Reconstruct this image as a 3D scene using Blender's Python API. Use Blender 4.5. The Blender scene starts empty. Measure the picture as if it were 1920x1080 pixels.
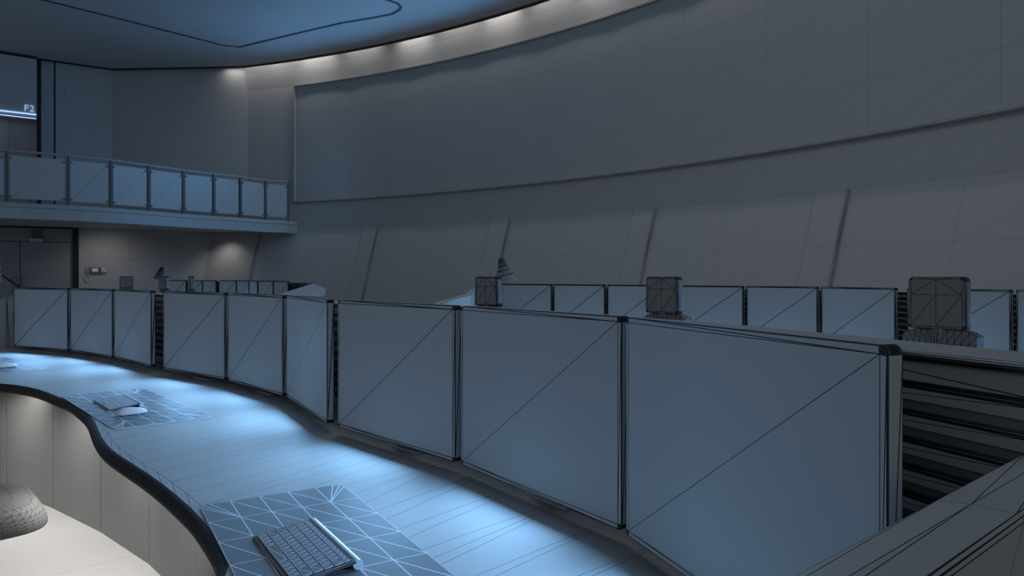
import bpy, bmesh, math
from mathutils import Vector, Matrix
C = bpy.context.scene.collection
F = 1920*25/36.0
EYE = 1.28
HZ = 518.0
PI = math.pi
def at(px, py, Y): return Vector(((px-960)/F*Y, Y, EYE+(HZ-py)/F*Y))
def onz(px, py, z):
    Y = F*(EYE-z)/(py-HZ); return Vector(((px-960)/F*Y, Y))

# ---------------------------------------------------------------- materials
_m = {}
def clay(base=(.42,.42,.42), line=(.015,.017,.02), size=.0015, rough=.6, mixf=1.0):
    k = (tuple(base), tuple(line), round(size,5), rough, mixf)
    if k in _m: return _m[k]
    m = bpy.data.materials.new('clay_wire'); m.use_nodes = True
    nt = m.node_tree; b = nt.nodes['Principled BSDF']
    b.inputs['Roughness'].default_value = rough
    try: b.inputs['Specular IOR Level'].default_value = .25
    except Exception: pass
    if size > 0:
        w = nt.nodes.new('ShaderNodeWireframe'); w.inputs[0].default_value = size
        mt = nt.nodes.new('ShaderNodeMath'); mt.operation = 'MULTIPLY'; mt.inputs[1].default_value = mixf
        mx = nt.nodes.new('ShaderNodeMix'); mx.data_type = 'RGBA'
        mx.inputs[6].default_value = (*base,1); mx.inputs[7].default_value = (*line,1)
        nt.links.new(w.outputs[0], mt.inputs[0]); nt.links.new(mt.outputs[0], mx.inputs[0])
        nt.links.new(mx.outputs[2], b.inputs['Base Color'])
    else:
        b.inputs['Base Color'].default_value = (*base,1)
    _m[k] = m; return m
def glow(col, s):
    m = bpy.data.materials.new('glow'); m.use_nodes = True
    b = m.node_tree.nodes['Principled BSDF']
    b.inputs['Base Color'].default_value = (*col,1)
    b.inputs['Emission Color'].default_value = (*col,1); b.inputs['Emission Strength'].default_value = s
    return m
def wire(Y, px=1.3, **k):            # line thickness that suits how far off the thing stands
    return clay(size=round(px*Y/F, 4), **k)
dark = clay(base=(.02,.02,.022), size=0)

# ---------------------------------------------------------------- mesh helpers
def link(name, me, parent=None):
    o = bpy.data.objects.new(name, me); C.objects.link(o)
    if parent: o.parent = parent
    return o
def mesh(name, V, Fc, mat, parent=None, origin=None, mats=None, fm=None):
    """V in world metres when origin is given (then the object sits at origin / its parent's origin)."""
    if origin is not None: V = [tuple(Vector(v)-Vector(origin)) for v in V]
    me = bpy.data.meshes.new(name); me.from_pydata([tuple(v) for v in V], [], [tuple(f) for f in Fc])
    me.materials.append(mat)
    if mats:
        for x in mats: me.materials.append(x)
        for i, k in enumerate(fm): me.polygons[i].material_index = k
    me.update()
    bm = bmesh.new(); bm.from_mesh(me); bmesh.ops.recalc_face_normals(bm, faces=bm.faces); bm.to_mesh(me); bm.free()
    o = link(name, me, parent)
    if origin is not None and parent is None: o.location = origin
    return o
def tag(o, label, cat, group=None):
    o['label'] = label; o['category'] = cat
    if group: o['group'] = group
    return o
def thing(name, label, cat, loc, rz=0, group=None):
    o = bpy.data.objects.new(name, None); C.objects.link(o); o.location = loc; o.rotation_euler = (0,0,rz)
    return tag(o, label, cat, group)
def struct(name, V, Fc, mat, **k):
    o = mesh(name, V, Fc, mat, **k); o['kind'] = 'structure'; return o
def box(cx,cy,cz,sx,sy,sz,rz=0):
    c, s = math.cos(rz), math.sin(rz); V = []
    for z in (-.5,.5):
        for x,y in ((-.5,-.5),(.5,-.5),(.5,.5),(-.5,.5)):
            X, Y = x*sx, y*sy
            V.append((cx+X*c-Y*s, cy+X*s+Y*c, cz+z*sz))
    return V, [(0,3,2,1),(4,5,6,7),(0,1,5,4),(1,2,6,5),(2,3,7,6),(3,0,4,7)]
def join(*parts):
    V, Fc = [], []
    for v, f in parts:
        n = len(V); V += list(v); Fc += [tuple(i+n for i in q) for q in f]
    return V, Fc
def bevbox(cx,cy,cz,sx,sy,sz,b,rz=0,seg=2):
    bm = bmesh.new(); bmesh.ops.create_cube(bm, size=1)
    for v in bm.verts: v.co = Vector((v.co.x*sx, v.co.y*sy, v.co.z*sz))
    bmesh.ops.bevel(bm, geom=list(bm.edges), offset=b, segments=seg, affect='EDGES', profile=.5)
    c, s = math.cos(rz), math.sin(rz)
    V = [(cx+v.co.x*c-v.co.y*s, cy+v.co.x*s+v.co.y*c, cz+v.co.z) for v in bm.verts]
    bm.verts.index_update()
    Fc = [tuple(v.index for v in f.verts) for f in bm.faces]; bm.free(); return V, Fc
def tube(pts, r, n=10, caps=True):
    pts = [Vector(p) for p in pts]; V, Fc = [], []
    rr = r if isinstance(r,(list,tuple)) else [r]*len(pts)
    up0 = None
    for i, p in enumerate(pts):
        d = (pts[min(i+1,len(pts)-1)]-pts[max(i-1,0)]).normalized()
        a = up0 if up0 is not None else (Vector((0,0,1)) if abs(d.z)<.9 else Vector((1,0,0)))
        u = (a-d*a.dot(d)).normalized(); up0 = u; w = d.cross(u)
        for k in range(n):
            t = 2*PI*k/n; V.append(tuple(p+(u*math.cos(t)+w*math.sin(t))*rr[i]))
    for i in range(len(pts)-1):
        for k in range(n):
            a, b = i*n+k, i*n+(k+1)%n; Fc.append((a,b,b+n,a+n))
    if caps:
        Fc.append(tuple(range(n))[::-1]); Fc.append(tuple(range((len(pts)-1)*n, len(pts)*n)))
    return V, Fc
def lathe(prof, n=32, loc=(0,0,0), M=None):
    V, Fc = [], []
    for r, z in prof:
        for k in range(n):
            t = 2*PI*k/n; v = Vector((r*math.cos(t), r*math.sin(t), z))
            if M: v = M@v
            V.append(tuple(v+Vector(loc)))
    for i in range(len(prof)-1):
        for k in range(n):
            a, b = i*n+k, i*n+(k+1)%n; Fc.append((a,b,b+n,a+n))
    return V, Fc
def spline(P, n=8):
    P = [Vector(p).to_2d() for p in P]; out = []
    for i in range(len(P)-1):
        p0 = P[i-1] if i else P[0]*2-P[1]; p1, p2 = P[i], P[i+1]; p3 = P[i+2] if i+2 < len(P) else p2*2-p1
        for k in range(n):
            t = k/n
            out.append(.5*((2*p1)+(p2-p0)*t+(2*p0-5*p1+4*p2-p3)*t*t+(3*p1-p0-3*p2+p3)*t**3))
    out.append(P[-1]); return out
def resample(P, d):
    P = [Vector(p) for p in P]; L = [0]
    for a, b in zip(P, P[1:]): L.append(L[-1]+(b-a).length)
    n = max(1, round(L[-1]/d)); out = []
    j = 0
    for i in range(n+1):
        s = L[-1]*i/n
        while j < len(P)-2 and L[j+1] < s: j += 1
        t = (s-L[j])/max(1e-9, L[j+1]-L[j]); out.append(P[j].lerp(P[j+1], min(1,t)))
    return out
def normals(P, side=1):
    N = []
    for i in range(len(P)):
        d = (P[min(i+1,len(P)-1)]-P[max(i-1,0)]).normalized(); N.append(Vector((-d.y, d.x))*side)
    return N
def sweep(P, prof, side=1, close=False, caps=True):
    """sweep a cross-section [(offset, z)...] along plan polyline P"""
    N = normals(P, side); V, Fc = [], []; m = len(prof)
    for p, n in zip(P, N):
        for o, z in prof: q = p+n*o; V.append((q.x, q.y, z))
    rng = m if close else m-1
    for i in range(len(P)-1):
        for k in range(rng):
            a, b = i*m+k, i*m+(k+1)%m; Fc.append((a,b,b+m,a+m))
    if close and caps: Fc.append(tuple(range(m))); Fc.append(tuple(range((len(P)-1)*m, len(P)*m))[::-1])
    return V, Fc

# ================================================================= THE ROOM
WC = Vector((-16.28,-2.92)); WR = 26.09
def wp(deg, dr=0): a = math.radians(deg); return Vector((WC.x+(WR+dr)*math.cos(a), WC.y+(WR+dr)*math.sin(a)))
ZB = 2.68            # where the leaning wall meets the upright one
LEAN = .33
ZC = 7.56            # ceiling underside
wallm = clay(size=.014, mixf=.15)
lowm = clay(size=.014, mixf=.16)
ceilm = clay(size=.02, mixf=.10)
# floor
V = [(-22,-8,0),(14,-8,0),(14,24,0),(-22,24,0)]
nx, ny = 12, 11; V = []; Fc = []
for j in range(ny+1):
    for i in range(nx+1): V.append((-22+3*i, -8+3*j, 0))
for j in range(ny):
    for i in range(nx): a = j*(nx+1)+i; Fc.append((a,a+1,a+nx+2,a+nx+1))
struct('floor', V, Fc, clay(base=(.5,.49,.48), size=.004, mixf=.4))
# big wall, upper part
cols = [71.9,69.8,67.9,65.6,63.4,61.2,58.7,56.3,53.94,51.6,49.4,47.2,45.0,42.9,40.89,38.9,36.91,34.9,32.87,30.7,28.66,26.5,24.4,22.3,20.2,18,16,14,12,10,8,6,4,2,0]
zs = [ZB,3.5,4.37,5.18,6.08,6.97,7.5,7.75,8.4]
def grid(cols, rows, fn):
    V, Fc = [], []; m = len(rows)
    for c in cols:
        for r in rows: V.append(fn(c, r))
    for i in range(len(cols)-1):
        for k in range(m-1):
            a = i*m+k; Fc.append((a,a+m,a+m+1)); Fc.append((a,a+m+1,a+1))
    return V, Fc
def upfn(c, z):
    dr = 0
    if z > 6.9: dr = -.10*((z-6.9)/.9)**1.6
    p = wp(c, dr); return (p.x, p.y, z)
V, Fc = grid(cols, zs, upfn); struct('wall_screen_upper', V, Fc, wallm)
# leaning lower part
lc = []
ribs = [70.67, 61.27, 51.5, 42.41, 33.56, 24.5, 15.4, 6.3]
pil = [71.95, 62.45, 52.84, 43.63, 34.86, 25.8, 16.7, 7.6]
lc = [74.56]
for i in range(8):
    lc.append(pil[i]); lc.append(ribs[i])
    if i < 7: 
        m_ = (ribs[i]+pil[i+1])/2; lc += [m_]
lc.append(0)
lc = sorted(set(lc), reverse=True)
lc = sorted(set(lc+[p_+.06 for p_ in pil]+[r_-.06 for r_ in ribs]), reverse=True)
def lowfn(c, z):
    dr = -.03 if any(r_-1e-4 <= c <= p_+1e-4 for r_, p_ in zip(ribs, pil)) else 0
    p = wp(c, dr-LEAN*(ZB-z)); return (p.x, p.y, z)
V, Fc = grid(lc, [0,.84,1.76,ZB], lowfn); struct('wall_screen_lower', V, Fc, lowm)
for i, r in enumerate(ribs):
    V, Fc = [], []
    for z in (0, 1.34, ZB):
        for da, dr in ((.10,0),(.07,-.05),(-.02,-.05),(-.05,0)):
            p = wp(r+da, dr-LEAN*(ZB-z)); V.append((p.x,p.y,z))
    for k in range(2):
        for j in range(3): a = k*4+j; Fc.append((a,a+1,a+5,a+4))
    Fc += [(0,1,2,3),(8,9,10,11)]
    struct('trim_%d' % (i+1), V, Fc, clay(size=.02, mixf=.55))
# side walls, upper level
A0 = wp(71.75); A1 = Vector((-12.28,21.83)); 
def vwall(name, pts, z0, z1, mat, rows=3):
    V, Fc = [], []
    zz = [z0+(z1-z0)*k/rows for k in range(rows+1)]; m = rows+1
    for p in pts:
        for z in zz: V.append((p[0],p[1],z))
    for i in range(len(pts)-1):
        for k in range(rows): a = i*m+k; Fc.append((a,a+m,a+m+1)); Fc.append((a,a+m+1,a+1))
    return struct(name, V, Fc, mat)
sidem = clay(size=.014, mixf=.2)
vwall('wall_balcony_back', [A0, A1], 2.9, 8.4, sidem, 1)
D = Vector((-14.55,20.07))-A1; DL = D.length; dn = D/DL; nn = Vector((-dn.y, dn.x))   # nn points into the room?
if nn.y > 0: nn = -nn
def sp(px, off=0, base=A1):          # point of that wall on the sight line of px, pushed off the wall by off
    q0 = A1+nn*off; k = (px-960)/F
    t = (k*q0.y-q0.x)/(dn.x-k*dn.y); return q0+dn*t
a, b_, c_, d_ = sp(122), sp(103), sp(100,-.25), sp(76,-.25)
vwall('wall_balcony_left', [A1, sp(122)], 2.9, 8.4, sidem, 1)
vwall('wall_balcony_niche', [sp(122), sp(104)], 2.9, 8.4, clay(size=.014, mixf=.22), 3)
vwall('wall_balcony_recess', [sp(104), sp(104,-.25), sp(101,-.25), sp(101,-.05), sp(77,-.05), sp(77,-.5), sp(68,-.5)], 2.9, 8.4, clay(size=.016, mixf=.3), 3)
# the lift block with the storey sign over a doorway recess
q0, q1 = sp(69,.35), sp(-190,.35)
zl = 1.28+ (HZ-216)/F*sp(40,.35).y
r0, r1 = sp(69,-.6), sp(-190,-.6)
V = []; Fc = []
for p in (q0,q1,r1,r0):
    V += [(p.x,p.y,zl),(p.x,p.y,8.4)]
Fc = [(0,2,3,1),(0,6,4,2),(0,1,7,6)]
struct('wall_lift_front', V, Fc, clay(size=.012, mixf=.15))
V = []; Fc = []
for p in (r0, sp(17,-.6), r1): V += [(p.x,p.y,2.9),(p.x,p.y,zl)]
Fc = [(0,2,3,1),(2,4,5,3)]
struct('wall_lift_recess', V, Fc, clay(size=.02, mixf=.3))
ta, tb = sp(68.5,.37), sp(-190,.37)
V, Fc = sweep([ta,tb], [(-.03,ZC-.07),(.03,ZC-.07),(.03,ZC+.02),(-.03,ZC+.02)], close=True); struct('trim_12', V, Fc, dark)
vwall('wall_lift_jamb', [sp(69,.35), sp(69,-.6)], 2.9, zl, clay(size=.02, mixf=.6), 1)
# lower-level back wall under the balcony
B0 = wp(74.7,-LEAN*1.34*.0); 
L0 = Vector((-9.30,22.18)); 
low = [(-9.27,22.15),(-11.07,20.55),(-12.12,19.93)]
def lowwall(name, pts, z1, mat, rows=2):
    return vwall(name, pts, 0, z1, mat, rows)
# first edge leans with the big wall: build by hand
p_top = wp(74.3); 
V = []; Fc = []
zz = [0,.84,1.76,2.66]
for z in zz:
    p = wp(74.5,-LEAN*(ZB-z)); V.append((p.x,p.y,z))
for z in zz: V.append((-11.07,20.55,z))
for z in zz: V.append((-12.14,19.92,z))
for i in range(2):
    for k in range(3): a = i*4+k; Fc.append((a,a+4,a+5)); Fc.append((a,a+5,a+1))
struct('wall_left', V, Fc, clay(size=.014, mixf=.3))
# the double door in a dark frame, left of the wall
P0 = Vector((-12.14,19.92)); dd = Vector((-1.64,-.87)).normalized(); dnn = Vector((dd.y,-dd.x))
if dnn.y > 0: dnn = -dnn
def dp(s, off=0): return P0+dd*s+dnn*off
def slab(s0, s1, z0, z1, o0, o1):
    V = []
    for z in (z0,z1):
        for s,o in ((s0,o0),(s1,o0),(s1,o1),(s0,o1)):
            p = dp(s,o); V.append((p.x,p.y,z))
    return V, [(0,3,2,1),(4,5,6,7),(0,1,5,4),(1,2,6,5),(2,3,7,6),(3,0,4,7)]
drm = clay(size=.012, mixf=.15, base=(.30,.31,.32))

V, Fc = join(slab(0,.14,0,2.66,-.12,.02), slab(.14,3.6,2.60,2.66,-.12,.02), slab(.0,3.6,0,2.66,-.18,-.125))  # last slab: unseen backing added to stop light showing through the door gaps
fr = struct('door_1', V, Fc, dark)
for nm, g in (('door_leaf', slab(.145,1.36,0,2.22,-.12,-.08)), ('door_leaf', slab(1.375,2.58,0,2.22,-.12,-.08)), ('transom', slab(.145,3.5,2.235,2.60,-.12,-.08)), ('door_leaf', slab(2.595,3.5,0,2.22,-.12,-.08))):
    mesh(nm, *g, drm, fr)
for s in (1.28, 1.46):
    V, Fc = slab(s-.012,s+.012,.9,1.3,-.08,-.03); mesh('door_handle', V, Fc, clay(size=0, base=(.3,.3,.3)), fr)
vwall('wall_far_left', [dp(3.6,0), dp(7,0)], 0, 2.66, sidem, 1)

# ceiling slab with a gap to the wall
edge = [wp(a,-.52) for a in (71.3,69,66.5,64,61.5,59,56.5,54,51.5,49,46.5,44,41.5,39,36.5,34,31,28,24,20,16,12,8,4,0)]
cp = [(-19.5,16.0),(-14.75,19.8),(A1.x+.15,A1.y-.30)]
poly = [Vector(p) for p in cp]+edge+[Vector((9.6,-2.9)),Vector((9.6,-6)),Vector((-19.5,-6))]
n = len(poly)
V = [(p[0],p[1],ZC) for p in poly]+[(p[0],p[1],ZC+.12) for p in poly]
Fc = [tuple(range(n)), tuple(range(n,2*n))]+[(i,(i+1)%n,(i+1)%n+n,i+n) for i in range(n)]
struct('ceiling', V, Fc, ceilm)
# black shadow-gap edging of the ceiling
E_ = [Vector((-14.75,19.8)),Vector((A1.x+.15,A1.y-.30))]+edge
V, Fc = sweep(E_, [(-.03,ZC-.03),(.05,ZC-.03),(.05,ZC+.12),(-.03,ZC+.12)], side=1, close=True)
struct('trim_9', V, Fc, dark)
# roof above, closes the cove
V = [(p[0]*1.0,p[1]*1.0,8.35) for p in ([wp(a,.6) for a in range(74,-2,-4)]+[Vector((10.5,-6)),Vector((-21,-6)),Vector((-21,20)),Vector((-13,23.5))])]
struct('ceiling_deck', V, [tuple(range(len(V)))], clay(size=0))
# the inset line in the ceiling
hl = ZC-EYE
lp = [(-60,-25),(83,0),(240,39),(393,78),(420,85),(449,88),(545,65),(640,43),(700,33),(735,26),(748,19),(752,13),(745,6),(728,0),(690,-9),(560,-34)]
LP = [Vector(((x-960)/F*(F*hl/(HZ-y)), F*hl/(HZ-y))) for x,y in lp]
V, Fc = sweep(LP, [(-.035,ZC-.012),(.035,ZC-.012),(.035,ZC+.002),(-.035,ZC+.002)], close=True)
struct('trim_10', V, Fc, clay(base=(.05,.055,.065), size=0))

# balcony ----------------------------------------------------------
rp = [(-70,273.5),(12,282),(127,291.7),(207,300.3),(278,310),(343,319),(400,326),(450,331.8),(497,338.3),(541,343)]
posts = []
for x,y in rp:
    Y = F*2.76/(HZ-y); posts.append(Vector(((x-960)/F*Y, Y)))
posts[-1] = Vector(((541-960)/F*20.75,20.75))
path = spline(posts, 4)
zt = EYE+1.62; zb = EYE+1.26
toe = [p for p in path]
# extend to wall
last = path[-1]; path2 = path+[Vector(((553-960)/F*21.25,21.25))]
def back(side_off, z): return
N = normals(path2)
if N[0].y < 0: pass
# fascia: outward (towards the room) side
sgn = -1 if N[3].dot(Vector((1,-1))) < 0 else 1
prof = [(.10,zt-.02),(.12,zt-.05),(.12,zt-.10),(.10,zt-.11),(.10,zb+.01),(.09,zb),(0,zb),(-.05,zb+.06),(-.05,zt),(.08,zt)]
V, Fc = sweep(path2[::2] if len(path2)%2 else path2[:1]+path2[1::2], prof, side=sgn, close=True)
o = struct('trim_11', V, Fc, clay(size=.010, mixf=.16))
# deck and soffit
inner = [Vector((-16.5,18.5)),Vector((-14.6,19.6)),A1+Vector((-.3,.5)),A0+Vector((0.0,.6)),wp(69,.1)]
ring = [p for p in path2]+inner[::-1]
n = len(ring)
V = [(p.x,p.y,zt-.01) for p in ring]+[(p.x,p.y,zb+.10) for p in ring]
struct('floor_balcony', V, [tuple(range(n)),tuple(range(n,2*n))]+[(i,(i+1)%n,(i+1)%n+n,i+n) for i in range(n)], clay(size=.01, mixf=.3))
rail = thing('balcony_railing', 'blue grey panelled railing along the curved balcony edge', 'railing', (posts[4].x,posts[4].y,zt))
ro = Vector(rail.location)
V, Fc = tube([(p.x,p.y,EYE+2.76) for p in path], .028, 8)
mesh('handrail', V, Fc, clay(size=.008, mixf=.3), rail, origin=ro)
railp = clay(size=.012, mixf=.35)
for i, p in enumerate(posts):
    d = (posts[min(i+1,len(posts)-1)]-posts[max(i-1,0)]).normalized(); rz = math.atan2(d.y,d.x)
    V, Fc = box(p.x,p.y,(zt+EYE+2.75)/2,.042,.06,EYE+2.75-zt,rz)
    mesh('post', V, Fc, clay(base=(.10,.10,.11), size=0), rail, origin=ro)
for i in range(len(posts)-1):
    a, b = posts[i], posts[i+1]; d = (b-a); L = d.length; dn_ = d/L; nn_ = Vector((dn_.y,-dn_.x))
    if nn_.y > 0: nn_ = -nn_
    m0, m1 = a+dn_*.05+nn_*.02, b-dn_*.05+nn_*.02
    V = []
    for z in (zt+.09, EYE+2.66):
        for q in (m0, m1, m1-nn_*.015, m0-nn_*.015): V.append((q.x,q.y,z))
    Fc = [(0,1,5),(0,5,4),(2,3,7,6),(0,3,2,1),(4,5,6,7),(1,2,6,5),(3,0,4,7)]
    mesh('panel', V, Fc, railp, rail, origin=ro)
    for z in (EYE+2.60, zt+.14):
        for q in (m0+dn_*.02, m1-dn_*.02):
            V, Fc = box(q.x,q.y,z,.035,.05,.035,math.atan2(dn_.y,dn_.x)); mesh('clamp', V, Fc, clay(base=(.15,.15,.16), size=0), rail, origin=ro)

# storey sign and light strips ------------------------------------
sgnp = sp(46,.36); qa, qb = sp(44.5,.37), sp(59,.37)
cu = bpy.data.curves.new('t','FONT'); cu.body = 'F2'; cu.size = .26; cu.extrude = .012; cu.space_character=1.05
to = bpy.data.objects.new('tmp', cu); C.objects.link(to)
bpy.context.view_layer.update()
me = bpy.data.meshes.new_from_object(to.evaluated_get(bpy.context.evaluated_depsgraph_get()))
bpy.data.objects.remove(to)
me.materials.clear(); me.materials.append(glow((.45,.6,1.0), .55))
so = link('storey_sign', me)
dirw = (qb-qa).normalized(); so.location = (qa.x, qa.y, EYE+(HZ-207.5)/F*qa.y)
so.rotation_euler = (PI/2, 0, math.atan2(dirw.y, dirw.x)); tag(so, 'glowing letters F2 on the dark lift block above the balcony', 'sign')
lr = thing('light_strip', 'pale blue double strip light under the lift block', 'light', (*sp(20,.4),zl))
lo = Vector(lr.location)
for off, dz, h in ((.385,.06,.034),(.32,-.045,.022)):
    p, q = sp(68,off), sp(-190,off)
    V = []
    for z in (zl+dz-.5*h, zl+dz+.5*h):
        for r_ in (p, q, q-nn*.03, p-nn*.03): V.append((r_.x,r_.y,z))
    mesh('tube', V, [(0,3,2,1),(4,5,6,7),(0,1,5,4),(1,2,6,5),(2,3,7,6),(3,0,4,7)], glow((.38,.55,1.0), 1.3), lr, origin=lo)

# video wall --------------------------------------------------------
vw = thing('video_wall', 'huge blank curved video wall in a thin raised frame', 'screen', (*wp(48,-.1),3.48))
vo = Vector(vw.location)
z0, z1 = EYE+2.22, EYE+5.66
sc_cols = [67.82,65.6,63.4,61.2,58.7,56.3,53.94,51.6,49.4,45.0,40.89,36.91,32.87,28.66,24.4,20.2,16.0,12.0,8.0]
sc_cols = [67.82,63.4,58.7,53.94,49.4,45.0,40.89,36.91,32.87,28.66,24.4,20.2,16.0,12.0]
fine = []
for a,b in zip(sc_cols, sc_cols[1:]): fine += [a,(2*a+b)/3,(a+2*b)/3]
fine.append(sc_cols[-1])
V, Fc = grid(sc_cols, [z0+(z1-z0)*k/4 for k in range(5)], lambda c,z: (*wp(c,-.03),z))
mesh('screen', V, Fc, clay(size=.014, mixf=.17, base=(.40,.41,.42)), vw, origin=vo)
arc = [wp(c) for c in fine]
for z in (z0, z1):
    V, Fc = [], []
    prof = [(-.02,z-.028),(-.11,z-.028),(-.12,z-.018),(-.12,z+.018),(-.11,z+.028),(-.02,z+.028)]
    for c in fine:
        for o_, zz_ in prof: p = wp(c,o_); V.append((p.x,p.y,zz_))
    m = len(prof)
    for i in range(len(fine)-1):
        for k in range(m): a, b = i*m+k, i*m+(k+1)%m; Fc.append((a,b,b+m,a+m))
    Fc += [tuple(range(m)), tuple(range((len(fine)-1)*m,len(fine)*m))]
    mesh('frame', V, Fc, clay(size=.012, mixf=.35), vw, origin=vo)
for c0, dc in ((67.82,.075),(12.0,-.075)):
    V = []
    for z in (z0-.028,z1+.028):
        for c, o_ in ((c0,0),(c0,-.12),(c0+dc,-.12),(c0+dc,0)): V.append((*wp(c,o_),z))
    mesh('frame', V, [(0,3,2,1),(4,5,6,7),(0,1,5,4),(1,2,6,5),(2,3,7,6),(3,0,4,7)], clay(size=.012, mixf=.35), vw, origin=vo)

# intercom on the lower wall ----------------------------------------
W0 = Vector((-12.14,19.92)); W1 = Vector((-11.07,20.55)); wd = (W1-W0).normalized(); wn = Vector((wd.y,-wd.x))
def on_w(px, off=0):
    q0 = W0+wn*off; k = (px-960)/F; t = (k*q0.y-q0.x)/(wd.x-k*wd.y); return q0+wd*t
def wbox(x0,x1,y0,y1,o0,o1):
    a, b = on_w(x0,o1), on_w(x1,o1); Y = (a.y+b.y)/2
    za, zb_ = EYE+(HZ-y1)/F*Y, EYE+(HZ-y0)/F*Y
    c = (a+b)/2-wn*(o1-o0)/2
    return box(c.x,c.y,(za+zb_)/2,(b-a).length,o1-o0,zb_-za,math.atan2(wd.y,wd.x))
ic = thing('wall_intercom', 'grey intercom panel with pale display and hanging handset beside the door', 'intercom', (*on_w(180,.03), 1.35))
io = Vector(ic.location)
for nm, g, mt in (('housing', wbox(168,190,501.5,512.5,0,.06), clay(base=(.14,.14,.15),size=.01,mixf=.5)),
                  ('backplate', wbox(160,170,501.5,513,0,.035), clay(base=(.3,.3,.3),size=.01,mixf=.5)),
                  ('display', wbox(172.5,184,503,509.5,.055,.07), clay(base=(.85,.87,.9),size=0)),
                  ('keypad', wbox(190,199,502,510,0,.05), clay(base=(.6,.61,.63),size=.01,mixf=.4)),
                  ('base', wbox(190,198,510.5,513.5,0,.03), clay(base=(.25,.25,.26),size=0))):
    mesh(nm, *g, mt, ic, origin=io)
h0 = on_w(163,.03); zz0 = EYE-(514-HZ)/F*h0.y
V, Fc = tube([(h0.x+.06*math.sin(t)*wd.x, h0.y+.06*math.sin(t)*wd.y, zz0-.11+.10*math.cos(t)) for t in [k*PI/6 for k in range(13)]], .012, 6)
mesh('handset', V, Fc, clay(base=(.5,.5,.5),size=0), ic, origin=io)
# door closer / sensor over the double door
s0 = None
k = (68-960)/F; q0 = dp(0,.0); t = (k*q0.y-q0.x)/(dd.x-k*dd.y)
sc_ = dp(t,0)
ex = thing('door_sensor', 'small pale sensor bar with dark housing above the double door', 'sensor', (sc_.x,sc_.y,EYE+(HZ-450)/F*sc_.y))
eo = Vector(ex.location)
V, Fc = slab(t-.15,t+.15,eo.z-.05,eo.z+.04,-.08,.06); mesh('bar', V, Fc, clay(base=(.6,.6,.62),size=.01,mixf=.5), ex, origin=eo)
V, Fc = slab(t-.10,t+.10,eo.z+.04,2.56,-.08,-.02); mesh('housing', V, Fc, clay(base=(.12,.12,.13),size=0), ex, origin=eo)

# ================================================================= THE DESKS
# ---- monitors
MW, MH, MT = .605, .4215, .024
def rrect(w, h, r, seg=8):
    pts = []
    for cx, cz, a0 in ((w/2-r, h-r, 0), (-w/2+r, h-r, 90), (-w/2+r, r, 180), (w/2-r, r, 270)):
        for k in range(seg+1):
            a = math.radians(a0+90*k/seg); pts.append((cx+r*math.cos(a), cz+r*math.sin(a)))
    return pts
def make_monitor(P0, P1, label, zbot=.78, group='flat monitors on the consoles', desk=.75):
    P0, P1 = Vector(P0), Vector(P1); d = P1-P0; w = d.length; mid = (P0+P1)/2; rz = math.atan2(d.y,d.x)
    # local: x along the width, -y faces the operator, y = 0 is the front
    Yd = mid.y
    lw = max(.0011, 1.15*Yd/F); seg = 8 if Yd < 6 else 4
    root = thing('desk_monitor', label, 'monitor', (mid.x, mid.y, desk), rz, group)
    zo = zbot-desk; r = .011
    inr = [(-w/2+r, r),(w/2-r, r),(w/2-r, MH-r),(-w/2+r, MH-r)]
    m = clay(size=lw)
    V = [(x,0,z+zo) for x,z in inr]
    o = mesh('screen', V, [(0,1,2),(0,2,3)], clay(size=lw, base=(.42,.425,.43)), root)
    # housing
    out = rrect(w, MH, r, seg); n = len(out); c = .0012 if Yd < 6 else .003
    V = []; 
    for y, s in ((0,1.0),(c*.5,None),(MT-c,None),(MT,1.0)):
        for x, z in out:
            if y in (0, MT): 
                V.append((x*(1-c/w*2), y, (z-MH/2)*(1-c/MH*2)+MH/2+zo))
            else: V.append((x, y+c*.5 if y < .01 else y, z+zo))
    Fc = []
    for L in range(3):
        for k in range(n): a, b = L*n+k, L*n+(k+1)%n; Fc.append((a,b,b+n,a+n))
    Fc.append(tuple(range(3*n,4*n)))
    base = len(V); V += [(x,0,z+zo) for x,z in inr]     # 0 bl 1 br 2 tr 3 tl
    S = seg+1
    cor = [2,3,0,1]
    for q in range(4):
        i0 = q*S
        for k in range(seg): Fc.append((base+cor[q], i0+k, i0+k+1))
        j = ((q+1)*S) % n
        Fc.append((base+cor[q], i0+seg, j)); Fc.append((base+cor[q], j, base+cor[(q+1)%4]))
    mesh('housing', V, Fc, clay(size=lw*1.45), root)
    # stand
    V, Fc = join(box(0, MT+.035, zo+.10, .09, .018, .22), box(0, MT+.015, zo+.17, .12, .05, .10))
    mesh('neck', V, Fc, clay(size=0), root)
    V, Fc = bevbox(0, MT+.066, .003, .16, .09, .006, .002); mesh('foot', V, Fc, clay(size=0), root)
    return root
def screen_light(P0, P1, zbot, power, off=.045, spread=180):
    P0, P1 = Vector(P0), Vector(P1); d = (P1-P0).normalized(); n = Vector((d.y,-d.x)); mid = (P0+P1)/2+n*off
    la = bpy.data.lights.new('screen_glow','AREA'); la.shape = 'RECTANGLE'; la.size = .40; la.size_y = .27
    la.energy = power; la.color = (.27,.58,1.0)
    if hasattr(la,'spread'): la.spread = math.radians(spread)
    o = bpy.data.objects.new('screen_glow', la); C.objects.link(o)
    o.location = (mid.x, mid.y, zbot+.165)
    o.rotation_euler = Vector((n.x,n.y,0)).to_track_quat('-Z','Y').to_euler()
    o.visible_camera = False
    return o

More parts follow.
